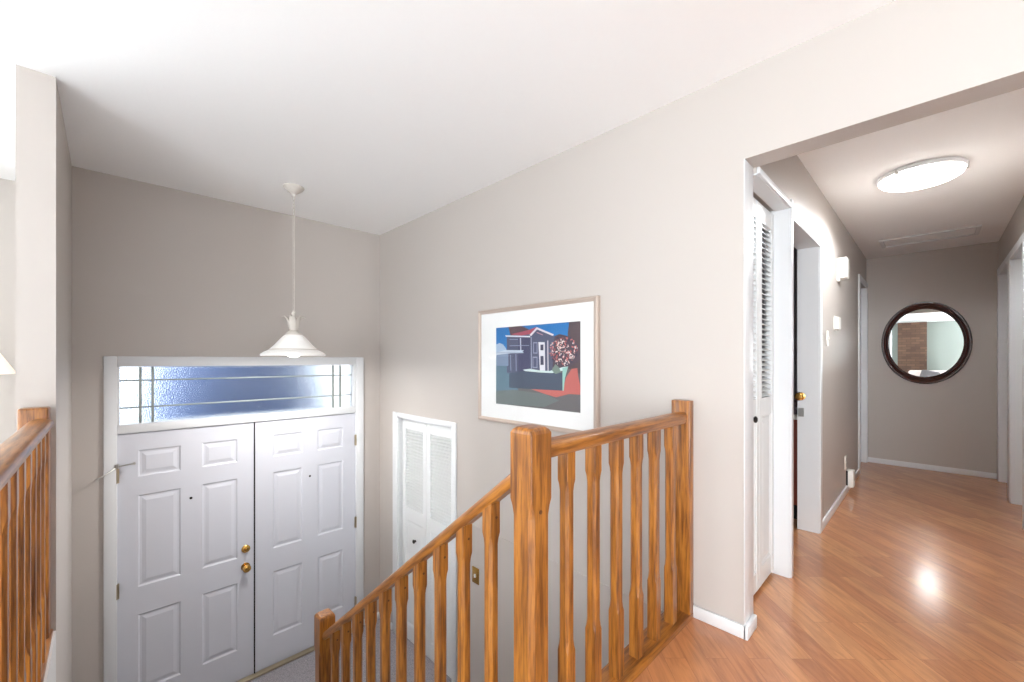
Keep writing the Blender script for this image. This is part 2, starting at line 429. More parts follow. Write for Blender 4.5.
# small rooms behind openings, and light blocks added behind shut doors
w = MB()
w.box(2.55, 4.32, 2.4, 2.5, 0, HZ)
tag(w.build('wall_bathroom', M['bathwall']), 'grey bathroom wall seen through the open hall doorway', 'wall', kind='structure')
w = MB(); w.box(4.22, 4.32, T, 2.4, 0, HZ)
tag(w.build('wall_bathroom_far', M['bathwall']), 'grey bathroom wall behind the vanity', 'wall', kind='structure')
w = MB(); w.box(2.625, 2.655, T, 2.4, 0, HZ)
tag(w.build('wall_bathroom_near', M['bathwall']), 'bathroom side wall behind the closet', 'wall', kind='structure')
w = MB()  # closet inside painted near-black to stand for its shade
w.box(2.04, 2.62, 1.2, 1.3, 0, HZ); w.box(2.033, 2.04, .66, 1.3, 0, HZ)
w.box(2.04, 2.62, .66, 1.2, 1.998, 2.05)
tag(w.build('wall_closet', M['dark']), 'inside of the hall linen closet, painted near-black for its shade', 'wall', kind='structure')
w = MB(); w.box(5.4, 6.3, 1.0, 1.1, 0, HZ); w.box(5.4, 5.5, T, 1.0, 0, HZ); w.box(6.25, 6.35, T, 1.0, 0, HZ); w.box(5.4, 6.35, T, 1.1, -.1, 0)  # box of walls added to stop light leaking past the door
tag(w.build('wall_far_block', M['bathwall']), 'walls added behind the far left hall door to block outside light', 'wall', kind='structure')
w = MB(); w.box(4.4, 6.35, -1.2, -1.1, 0, HZ); w.box(4.4, 4.5, -1.1, YR - .115, 0, HZ); w.box(6.25, 6.35, -1.1, YR - .115, 0, HZ)  # added behind both doors to keep sky light out
tag(w.build('wall_right_block', M['bathwall']), 'walls added behind the right hall doors to block outside light', 'wall', kind='structure')
w = MB(); w.box(2.45, 2.5, 2.5, 3.55, LZ, .8); w.box(XB + WT, 2.45, 2.5, 2.55, LZ, .8); w.box(XB + WT, 2.45, 3.5, 3.55, LZ, .8)
w.box(XB + WT, 2.45, 2.55, 3.5, LZ - .1, LZ); w.box(XB + WT, 2.45, 2.55, 3.5, .75, .8)
tag(w.build('wall_coat_closet', M['trim']), 'inside of the entry coat closet', 'wall', kind='structure')

# baseboards and trims
def bb(name, boxes, label):
    m = MB()
    for b in boxes: m.bbox(*b, b=.004)
    tag(m.build(name, M['trim'], smooth=True), label, 'baseboard', kind='structure')
bb('baseboard_right', [(XB - .013, XB, .548, .768, 0, .056), (XB - .013, 2.033, .541, .56, 0, .056)], 'short white baseboard wrapping the wall end beside the railing post')
bb('baseboard_hall', [(3.492, 5.49, YH - .013, YH, 0, .062)], 'white baseboard along the left hall wall')
bb('baseboard_end', [(XE - .013, XE, YR, YH, 0, .056)], 'white baseboard under the round mirror')
bb('baseboard_landing', [(XB - .013, XB, 2.30, 2.55, LZ, LZ + .06), (XB - .013, XB, 3.55, YA, LZ, LZ + .06), (1.75, XB, YA - .013, YA, LZ, LZ + .06),
                         (XC, XC + .013, 2.3, YA, LZ, LZ + .06)], 'white baseboard around the entry landing')
bb('baseboard_living', [(-5.4, -.263, 4.387, 4.4, 0, .08), (-.276, -.263, 2.6, 4.387, 0, .08)], 'white living room baseboard')
m = MB(); m.bbox(XB - .004, 2.033, .556, .56, .056, 2.015, b=.001)
tag(m.build('trim_1', M['trim'], smooth=True), 'white corner board on the wall end at the hall opening', 'trim', kind='structure')
m = MB(); m.bbox(XB - .006, XB, 0.84, 2.549, -.044, -.036, b=.002)
tag(m.build('trim_2', M['wall'], smooth=True), 'thin bead line along the picture wall at upper floor level', 'trim', kind='structure')

# ------------------------------------------------------------------ entry doors, casing, transom
m = MB()
yf = YA - .018
m.bbox(-.013, .052, yf, YA + .02, LZ, 1.195, b=.006); m.bbox(1.673, 1.745, yf, YA + .02, LZ, 1.195, b=.006)
m.bbox(.052, 1.673, yf, YA + .02, 1.124, 1.195, b=.005); m.bbox(.052, 1.673, yf + .004, YA + .02, .676, .735, b=.004)
m.bbox(.046, .064, yf + .006, YA + .05, .735, 1.124, b=.003); m.bbox(1.646, 1.674, yf + .006, YA + .05, .735, 1.124, b=.003)
m.box(.02, .052, YA + .02, YA + .14, LZ, 1.15); m.box(1.673, 1.70, YA + .02, YA + .14, LZ, 1.15)
m.box(.052, 1.673, YA + .02, YA + .14, .676, .735); m.box(.052, 1.673, YA + .02, YA + .14, 1.124, 1.15)
tag(m.build('trim_3', M['trim'], smooth=True), 'white casing around the front double doors and transom', 'trim', kind='structure')
m = MB(); m.bbox(.052, 1.673, YA - .04, YA + .1, LZ, LZ + .018, b=.005)
tag(m.build('trim_4', M['agedbrass'], smooth=True), 'threshold under the front doors', 'trim', kind='structure')

tw = empty('window_4', (.855, YA + .03, .735), 'wide transom window of pebbled glass over the front doors', 'window', kind='structure')
m = MB(); m.box(.064, 1.646, YA + .027, YA + .033, .737, 1.122); m.build('pane', M['glass'], tw)
m = MB()
for x in (.168, .232, 1.475, 1.54): m.bbox(x - .0075, x + .0075, YA + .02, YA + .04, .737, 1.122, b=.002)
for z in (1.03, .845): m.bbox(.064, 1.646, YA + .021, YA + .039, z - .005, z + .005, b=.002)
m.build('glazing_bars', M['came'], tw, smooth=True)

def panel_slab(mb, x0, x1, z0, z1, yfront, thick, cols, rows, deep=.007):
    xs = sorted(set([x0, x1] + [v for c in cols for v in c])); zs = sorted(set([z0, z1] + [v for r in rows for v in r]))
    inx = lambda a, b: any(c[0] - 1e-6 <= a and b <= c[1] + 1e-6 for c in cols)
    inz = lambda a, b: any(c[0] - 1e-6 <= a and b <= c[1] + 1e-6 for c in rows)
    for a, b in zip(xs, xs[1:]):
        for c, d in zip(zs, zs[1:]):
            if inx(a, b) and inz(c, d):
                prof = [(0, 0), (.010, deep), (.020, deep), (.042, .0015)]
                rings = [[(a + i, yfront + y, c + i), (b - i, yfront + y, c + i), (b - i, yfront + y, d - i), (a + i, yfront + y, d - i)] for i, y in prof]
                mb.loft(rings, caps=False); mb.add(rings[-1], [(0, 1, 2, 3)])
            else:
                mb.add([(a, yfront, c), (b, yfront, c), (b, yfront, d), (a, yfront, d)], [(0, 1, 2, 3)])
    y1 = yfront + thick
    mb.add([(x0, yfront, z0), (x1, yfront, z0), (x1, yfront, z1), (x0, yfront, z1), (x0, y1, z0), (x1, y1, z0), (x1, y1, z1), (x0, y1, z1)],
           [(0, 4, 5, 1), (1, 5, 6, 2), (2, 6, 7, 3), (3, 7, 4, 0), (4, 7, 6, 5)])

YD = YA + .004
rows = [(-1.1, -.572), (-.382, .245), (.372, .553)]
def knob_y(mb, x, y, z, s=1.0):
    mb.lathe([(.030 * s, 0), (.031 * s, -.005), (.014 * s, -.009), (.011 * s, -.026), (.022 * s, -.034), (.029 * s, -.046), (.028 * s, -.056), (.018 * s, -.064), (.001, -.066)], x, y, z, 24, 'y')
d1 = empty('door_1', (.051, YD, LZ), 'left leaf of the white six panel front double door with brass knob', 'door', kind='structure')
m = MB(); panel_slab(m, .050, .843, LZ + .02, .671, YD, .045, [(.155, .385), (.509, .732)], rows); m.build('door_leaf', M['door'], d1, fix=False)
m = MB(); knob_y(m, .785, YD, -.461); m.build('door_knob', M['brass'], d1, smooth=True)
m = MB(); m.lathe([(.029, 0), (.030, -.008), (.022, -.016), (.012, -.018), (.001, -.018)], .787, YD, -.321, 24, 'y')
m.bbox(.783, .791, YD - .034, YD - .014, -.333, -.309, b=.002); m.build('deadbolt', M['brass'], d1, smooth=True)
m = MB(); m.lathe([(.008, 0), (.009, -.003), (.005, -.005), (.001, -.004)], .443, YD, .16, 16, 'y'); m.build('peephole', M['knobblack'], d1, smooth=True)
for z in (.40, -.37, -1.15):
    m = MB(); m.lathe([(.006, -.05), (.006, .05)], .050, YD - .016, z, 12); m.box(.044, .062, YD - .012, YD - .004, z - .05, z + .05); m.build('hinge', M['agedbrass'], d1, smooth=True)
m = MB(); m.tube([(.05, YD - .018, .46), (.01, YD - .055, .435), (-.045, YD - .075, .405)], .0045); m.tube([(.05, YD - .018, .46), (.085, YD - .035, .468), (.135, YD - .05, .475)], .0045)
m.lathe([(.010, 0), (.010, .012)], -.045, YD - .08, .40, 10, 'y'); m.lathe([(.009, 0), (.009, .01)], .135, YD - .055, .475, 10, 'y')
m.tube([(.05, YD - .02, .478), (.05, YD - .02, .45)], .012)
m.build('hinge_doorstop', M['nickel'], d1, smooth=True)
m = MB(); m.bbox(.843, .851, YD - .010, YD + .01, LZ + .02, .671, b=.002); m.build('meeting_strip', M['dark'], d1)
d2 = empty('door_2', (1.672, YD, LZ), 'right leaf of the white six panel front double door, without a knob', 'door', kind='structure')
m = MB(); panel_slab(m, .850, 1.675, LZ + .02, .671, YD, .045, [(.979, 1.205), (1.332, 1.557)], rows); m.build('door_leaf', M['door'], d2, fix=False)
m = MB(); m.lathe([(.008, 0), (.009, -.003), (.005, -.005), (.001, -.004)], 1.267, YD, .159, 16, 'y'); m.build('peephole', M['knobblack'], d2, smooth=True)
for z in (.42, -.35, -1.1):
    m = MB(); m.lathe([(.006, -.05), (.006, .05)], 1.673, YD - .016, z, 12); m.box(1.662, 1.679, YD - .012, YD - .004, z - .05, z + .05); m.build('hinge', M['agedbrass'], d2, smooth=True)

# outside the entry: hedge added to turn the transom middle blue, and paving
m = MB()
random.seed(3)
rings = []
for k in range(9):
    h = k / 8; rr = [1.0, 1.05, 1.08, 1.08, 1.06, 1.04, 1.0, .9, .6][k]
    rings.append([(1.22 + (0.98 * rr * math.copysign(abs(math.cos(t)) ** .5, math.cos(t)) + random.uniform(-.05, .05)), 6.0 + .5 * rr * math.sin(t) + random.uniform(-.04, .04), -1.5 + 3.1 * h)
                  for t in [2 * math.pi * i / 24 for i in range(24)]])
m.loft(rings)
tag(m.build('hedge', M['hedge'], smooth=True, origin=(1.2, 6.0, -1.5)), 'blue-green evergreen added behind the transom glass to colour its middle blue', 'shrub')
m = MB(); m.box(-6, 8, YA + .14, 14, LZ - .35, LZ - .1)
tag(m.build('floor_porch', M['paving']), 'pale paving outside the front doors', 'paving', kind='structure')

# ------------------------------------------------------------------ louvred closet doors
def louver_leaf(mb, x0, x1, z0, z1, y, th, lz0, lz1, pz0, pz1, stile=.05, pitch=.0262):
    mb.bbox(x0, x0 + stile, y, y + th, z0, z1, b=.002, seg=1); mb.bbox(x1 - stile, x1, y, y + th, z0, z1, b=.002, seg=1)
    a, b = x0 + stile, x1 - stile
    mb.box(a, b, y + .002, y + th - .002, lz1, z1); mb.box(a, b, y + .002, y + th - .002, pz1, lz0); mb.box(a, b, y + .002, y + th - .002, z0, pz0)
    panel_slab(mb, a, b, pz0, pz1, y + .004, .02, [(a + .004, b - .004)], [(pz0 + .004, pz1 - .004)], .006)
    n = int((lz1 - lz0) / pitch); p = (lz1 - lz0) / n
    for i in range(n):
        z = lz0 + (i + .5) * p; h = .0078; t = .0026
        # slat slopes down towards the front
        mb.add([(a, y + .003, z - h), (a, y + .003, z - h + t * 1.5), (a, y + th - .003, z + h), (a, y + th - .003, z + h - t * 1.5),
                (b, y + .003, z - h), (b, y + .003, z - h + t * 1.5), (b, y + th - .003, z + h), (b, y + th - .003, z + h - t * 1.5)],
               [(0, 1, 2, 3), (4, 7, 6, 5), (0, 4, 5, 1), (1, 5, 6, 2), (2, 6, 7, 3), (3, 7, 4, 0)])
def small_knob(mb, x, y, z, r=.015):
    mb.lathe([(r * .6, 0), (r * .5, -.01), (r, -.016), (r, -.022), (r * .6, -.027), (.001, -.028)], x, y, z, 20, 'y')

# hall closet
d3 = empty('door_3', (2.33, .63, 0), 'tall white louvred bifold closet door at the hall entrance', 'door', kind='structure')
for a, b in ((2.042, 2.345), (2.348, 2.614)):
    m = MB(); louver_leaf(m, a, b, .02, 1.965, .615, .03, .975, 1.875, .115, .885, stile=.042); m.build('door_leaf', M['louver'], d3)
m = MB(); small_knob(m, 2.215, .616, .885, .016); m.build('door_knob', M['knobblack'], d3, smooth=True)
m = MB()
m.bbox(2.617, 2.658, YH - .013, YH, 0, 2.035, b=.004); m.bbox(2.035, 2.617, YH - .013, YH, 1.985, 2.015, b=.004)
m.box(2.614, 2.625, YH - .002, .66, 0, 1.99); m.box(2.035, 2.614, YH - .002, .61, 1.982, 1.99)
tag(m.build('trim_5', M['trim'], smooth=True), 'white casing and jamb of the hall closet', 'trim', kind='structure')
# bathroom doorway
m = MB()
m.bbox(3.43, 3.49, YH - .013, YH, 0, 1.985, b=.004); m.bbox(2.659, 3.43, YH - .013, YH, 1.93, 1.985, b=.004)
m.box(3.425, 3.435, YH - .002, T + .004, 0, 1.94); m.box(2.66, 3.425, YH - .002, T + .004, 1.935, 1.945); m.box(2.654, 2.662, YH - .002, T + .004, 0, 1.94)
t6 = tag(m.build('trim_6', M['trim'], smooth=True), 'white jamb and casing of the bathroom doorway', 'trim', kind='structure')
m = MB(); m.lathe([(.028, 0), (.028, -.005), (.012, -.010), (.011, -.028), (.024, -.036), (.027, -.048), (.018, -.058), (.001, -.06)], 3.426, .645, .92, 20, 'x'); m.build('door_knob', M['brass'], t6, smooth=True)
m = MB(); m.bbox(3.420, 3.426, .625, .66, .78, .84, b=.001); m.build('strike_plate', M['nickel'], t6)
# far left door in hall
d4 = empty('door_4', (5.88, .6, 0), 'white door at the far left end of the hall', 'door', kind='structure')
m = MB(); panel_slab(m, 5.56, 6.19, .001, 1.99, .585, .035, [(5.66, 5.83), (5.92, 6.09)], [(.22, .78), (.92, 1.55), (1.67, 1.88)]); m.build('door_leaf', M['door'], d4, fix=False)
m = MB(); m.bbox(5.495, 5.56, YH - .014, YH, 0, 2.05, b=.004); m.bbox(6.19, 6.248, YH - .014, YH, 0, 2.05, b=.004); m.bbox(5.56, 6.19, YH - .014, YH, 1.99, 2.05, b=.004)
m.box(5.555, 5.565, YH - .002, .585, 0, 1.99); m.box(6.185, 6.192, YH - .002, .585, 0, 1.99)
m.build('door_casing', M['trim'], d4, smooth=True)
# right doors
for nm, a, b, lab in (('door_5', 5.41, 6.13, 'white doorway on the right nearest the hall end wall'), ('door_6', 4.56, 5.27, 'white door cut by the right edge of the photo')):
    e = empty(nm, ((a + b) / 2, YR - .06, 0), lab, 'door', kind='structure')
    yb = YR - .075
    m = MB(); m.M = Matrix.Translation((a + b, 2 * YR - .0, 0)) @ Matrix.Rotation(math.pi, 4, 'Z')
    panel_slab(m, a, b, .001, 1.99, YR + .075, .035, [(a + .09, a + .3), (b - .3, b - .09)], [(.22, .78), (.92, 1.55), (1.67, 1.88)]); m.build('door_leaf', M['door'], e)
    m = MB()
    for q in (a - .065, b): m.bbox(q, q + .065, YR, YR + .014, 0, 2.05, b=.004)
    m.bbox(a, b, YR, YR + .014, 1.99, 2.05, b=.004)
    m.box(a - .003, a + .006, YR - .1, YR + .002, 0, 1.99); m.box(b - .006, b + .003, YR - .1, YR + .002, 0, 1.99); m.box(a, b, YR - .1, YR + .002, 1.985, 1.995)
    m.build('door_casing', M['trim'], e, smooth=True)
    m = MB(); m.lathe([(.028, 0), (.028, .005), (.012, .010), (.011, .028), (.024, .036), (.027, .048), (.018, .058), (.001, .06)], a + .07, YR - .075, .93, 20, 'y')
    m.build('door_knob', M['nickel'], e, smooth=True)

# entry coat closet: faces -x ; build in local door frame (x = -(world y)) then rotate
d7 = empty('door_7', (XB, 3.02, LZ), 'low white louvred closet door on the picture wall beside the front doors', 'door', kind='structure')
RM = Matrix(((0, 1, 0, 0), (-1, 0, 0, 0), (0, 0, 1, 0), (0, 0, 0, 1)))   # (lx, ly) -> (x = ly, y = -lx): front (-ly) faces -x
for a, b in ((-3.425, -3.025), (-3.02, -2.62)):
    m = MB(); m.M = RM
    louver_leaf(m, a, b, LZ + .006, .632, XB + .03, .03, -.16, .545, LZ + .14, -.27, stile=.055); m.build('door_leaf', M['louver'], d7)
m = MB(); m.M = RM; small_knob(m, -3.20, XB + .031, -.427, .017); m.build('door_knob', M['knobblack'], d7, smooth=True)
m = MB()
m.bbox(XB - .014, XB, 3.445, 3.53, LZ, .69, b=.004); m.bbox(XB - .014, XB, 2.555, 2.61, LZ, .69, b=.004); m.bbox(XB - .014, XB, 2.61, 3.445, .645, .69, b=.004)
m.box(XB - .002, XB + .117, 3.435, 3.447, LZ, .645); m.box(XB - .002, XB + .117, 2.608, 2.618, LZ, .645); m.box(XB - .002, XB + .117, 2.61, 3.44, .637, .647)
m.build('door_casing', M['trim'], d7, smooth=True)

# ------------------------------------------------------------------ stairs
NR, RISE, RUN, Y0 = 7, -LZ / 7, .245, .80
pts = [(.79, -.0 - .25), (.79, 0)]
pts = [(0.79, LZ)] + [(0.79, 0.0 - RISE)]
st = empty('stair_flight', (.335, Y0, LZ), 'grey carpeted stairs going up from the landing', 'stairs')
o = [(.802, LZ)]
for i in range(NR - 1):
    y = Y0 + .002 + i * RUN; z = -RISE * (i + 1)
    o += [(y, z), (y + RUN + .0, z)]
o += [(Y0 + (NR - 1) * RUN, LZ)]
m = MB(); m.prism(o, XC + .012, .836, 'x'); m.build('steps', M['carpet'], st)
st = empty('stair_flight', (1.4, Y0, LZ - 1.35), 'grey carpeted stairs going down from the landing along the picture wall', 'stairs')
o = [(2.27, LZ - .2), (2.27, LZ - RISE)]
o = []
for i in range(NR - 1):
    y = 2.27 - i * RUN; z = LZ - RISE * (i + 1)
    o += [(y, z), (y - RUN, z)]
o += [(.80, LZ - RISE * 7), (2.27, LZ - RISE * 7)]
m = MB(); m.prism(o, .905, XB - .012, 'x'); m.build('steps', M['carpet'], st)

# ------------------------------------------------------------------ railings
def sqring(cx, cy, z, h, c):
    """octagon ring = square of half-size h with corners cut by c"""
    return [(cx - h + c, cy - h, z), (cx + h - c, cy - h, z), (cx + h, cy - h + c, z), (cx + h, cy + h - c, z), (cx + h - c, cy + h, z), (cx - h + c, cy + h, z), (cx - h, cy + h - c, z), (cx - h, cy - h + c, z)]
def baluster_mesh(z0, z1, top, bottom, h=.0205, slope=0.0):
    """top and bottom square blocks with lamb's-tongue chamfered shaft, base at origin"""
    m = MB(); e = .0018; c = .0085; hs = h - .0015
    R = [(z0, h, e), (bottom, h, e), (bottom + .016, h - .001, .006), (bottom + .036, hs, c), (top - .036, hs, c), (top - .016, h - .001, .006), (top, h, e), (z1, h, e)]
    rings = [sqring(0, 0, z, a, b) for z, a, b in R]
    rings[-1] = [(x, y, z - slope * y) for x, y, z in rings[-1]]
    rings[0] = [(x, y, z - slope * y) for x, y, z in rings[0]]
    m.loft(rings)
    return m
def rail_profile(w, h):
    """rounded handrail section, centre origin"""
    P = []
    for i in range(9):
        t = math.pi * i / 8; P.append((w / 2 * math.cos(t) * (1 if True else 1), h * .08 + h * .42 * math.sin(t) ** .8))
    P += [(-w / 2 * .98, -h * .2), (-w / 2 * .80, -h * .42), (-w / 2 * .7, -h * .5), (w / 2 * .7, -h * .5), (w / 2 * .80, -h * .42), (w / 2 * .98, -h * .2)]
    return P
def rail(path0, path1, w, h):
    a, b = Vector(path0), Vector(path1); d = (b - a); side = Vector((d.y, -d.x, 0)).normalized(); m = MB()
    P = rail_profile(w, h)
    m.loft([[tuple(p + side * q[0] + Vector((0, 0, q[1]))) for q in P] for p in (a, b)])
    return m
def newel(z0, z1, top, bottom, h=.0425):
    m = MB(); e = .002; c = .014
    R = [(z0, h, e), (bottom, h, e), (bottom + .02, h - .001, .008), (bottom + .045, h - .001, c), (top - .045, h - .001, c), (top - .02, h - .001, .008), (top, h, e),
         (z1 - .018, h, e), (z1 - .009, h - .003, .005), (z1 - .002, h - .009, .01), (z1, h - .018, .014)]
    m.loft([sqring(0, 0, z, a, b) for z, a, b in R]); return m
def place(m, name, material, parent, loc, smooth=False):
    o = m.build(name, material, None, smooth); o.parent = parent; o.location = Vector(loc) - PW(parent); return o
def copy_child(src, parent, loc, kids=()):
    c = src.copy(); COL.objects.link(c); c.parent = parent; c.location = Vector(loc) - PW(parent)
    for kd in kids:
        k2 = kd.copy(); COL.objects.link(k2); k2.parent = c; k2.location = kd.location
    return c
def plug(r=.0045, n=10):
    m = MB(); m.lathe([(r, .001), (r, -.0012), (r * .5, -.0016)], 0, 0, 0, n, 'y'); return m

# --- stair railing: from the tall newel down to the landing newel
sr = empty('stair_railing', (.87, .81, LZ), 'honey oak stair railing sloping down from the tall corner newel to the landing newel', 'railing')
NX, NY = .8705, .8105
nw = place(newel(-.02, .981, .775, .20), 'newel_post', M['oakz'], sr, (NX, NY, 0))
o = place(plug(.006), 'wood_plug', M['plug'], nw, (NX, NY, 0)); o.location = (-.005, -.0425, .745)
nw2 = place(newel(LZ, -.238, -.42, -1.1), 'newel_post', M['oakz'], sr, (NX, 2.379, 0)); 
SL = .79
def zr(y): return .835 - SL * (y - .851)       # centre of the sloping rail
rail((NX, .851, zr(.851)), (NX, 2.339, zr(2.339)),   .056, .050).build('handrail', M['oakslope'], sr, smooth=True)
# closed stringer under the balusters
m = MB(); yA, yB = .851, 2.339
zs = lambda y: -(y - .8) * RISE / RUN + .02
m.prism([(yA, zs(yA) - .30), (yA, zs(yA)), (yB, zs(yB)), (yB, LZ + .001), (2.27, LZ + .001)], .838, .889, 'x')
m.prism([(yA, zs(yA)), (yA, zs(yA) + .02), (yB, zs(yB) + .02), (yB, zs(yB))], .838, .903, 'x')
m.build('stringer', M['oakslope'], sr)
ys = [.982 + .1391 * i for i in range(10)]
# one baluster mesh in local coordinates, top at z=0
LB = (zr(1.0) - .024) - (zs(1.0) + .02)
bmsh = baluster_mesh(-LB, 0.004, -.085, -LB + .22, slope=SL)
b0 = None
for y in ys:
    loc = (NX, y, zr(y) - .022)
    if b0 is None:
        b0 = place(bmsh, 'baluster', M['oakz'], sr, loc)
        pg = plug().build('wood_plug', M['plug']); pg.parent = b0; pg.location = (.004, -.0205, -.034)
    else: copy_child(b0, sr, loc, [pg])

# --- landing railing along the upper floor edge
lr = empty('landing_railing', (1.4, .81, 0), 'short level oak railing between the corner newel and the picture wall', 'railing')
rail((.9135, .812, .908), (1.878, .812, .908), .062, .052).build('handrail', M['oakx'], lr, smooth=True)
m = MB()
R = [(0, 0), (.977, 0), (.984, .006)]
m.bbox(1.874, XB, .768, .855, 0, .985, b=.004); m.build('half_newel', M['oakz'], lr, smooth=True)
m = MB(); m.bbox(.9135, XB, .765, .866, -.03, .022, b=.004); m.build('sill_board', M['oakx'], lr, smooth=True)
b1 = None
for x in (1.037, 1.184, 1.329, 1.474, 1.620, 1.772):
    loc = (x, .812, .022)
    if b1 is None: b1 = place(baluster_mesh(0, .868, .772, .235), 'baluster', M['oakz'], lr, loc)
    else: copy_child(b1, lr, loc)

# --- left railing beside the living room
ll = empty('living_railing', (-.2, 1.6, 0), 'oak railing at the left edge of the photo ending against the taupe wall end', 'railing')
m = MB(); m.bbox(-.256, -.170, 2.575, 2.658, 0, .972, b=.008, seg=3); m.build('half_newel', M['oakz'], ll, smooth=True)
rail((-.193, .90, .905), (-.193, 2.58, .905), .072, .045).build('handrail', M['oaky'], ll, smooth=True)
m = MB(); m.bbox(-.256, -.163, .78, 2.66, -.03, .014, b=.004); m.build('sill_board', M['oaky'], ll, smooth=True)
place(newel(.0, .975, .775, .20), 'newel_post', M['oakz'], ll, (-.2, .86, 0))
b2 = None
for i in range(11):
    loc = (-.188, 2.40 - .139 * i, .014)
    if b2 is None: b2 = place(baluster_mesh(0, .872, .772, .235), 'baluster', M['oakz'], ll, loc)
    else: copy_child(b2, ll, loc)

# ------------------------------------------------------------------ framed picture
px0, px1 = XB - .032, XB
Yl, Yr_, Zb, Zt = 2.271, 1.268, .748, 1.518
pic = empty('framed_picture', (XB - .001, (Yl + Yr_) / 2, Zb), 'framed print of a dark house with a blossoming tree, hanging on the picture wall', 'picture')
m = MB()
fw = .028
def frame_piece(p):   # outline corner path swept profile
    pass
prof = [(0, XB), (0, px0 + .006), (.005, px0), (.013, px0), (.017, px0 + .004), (fw, px0 + .008), (fw, XB - .012), (fw, XB)]
rings = []
for ins, x in prof:
    rings.append([(x, Yl - ins, Zb + ins), (x, Yr_ + ins, Zb + ins), (x, Yr_ + ins, Zt - ins), (x, Yl - ins, Zt - ins)])
m.loft(rings, caps=False)
m.build('frame', M['champagne'], pic)
ym0, ym1, zm0, zm1 = Yr_ + .026, Yl - .026, Zb + .026, Zt - .026
ay0, ay1, az0, az1 = 1.386, 2.092, .873, 1.388   # print window
m = MB(); xm = px0 + .012
for (a, b, c, d) in ((ym0, ym1, zm0, az0), (ym0, ym1, az1, zm1), (ym0, ay0, az0, az1), (ay1, ym1, az0, az1)):
    m.box(xm, xm + .004, a, b, c, d)
m.build('mat_board', M['mat_board'], pic)
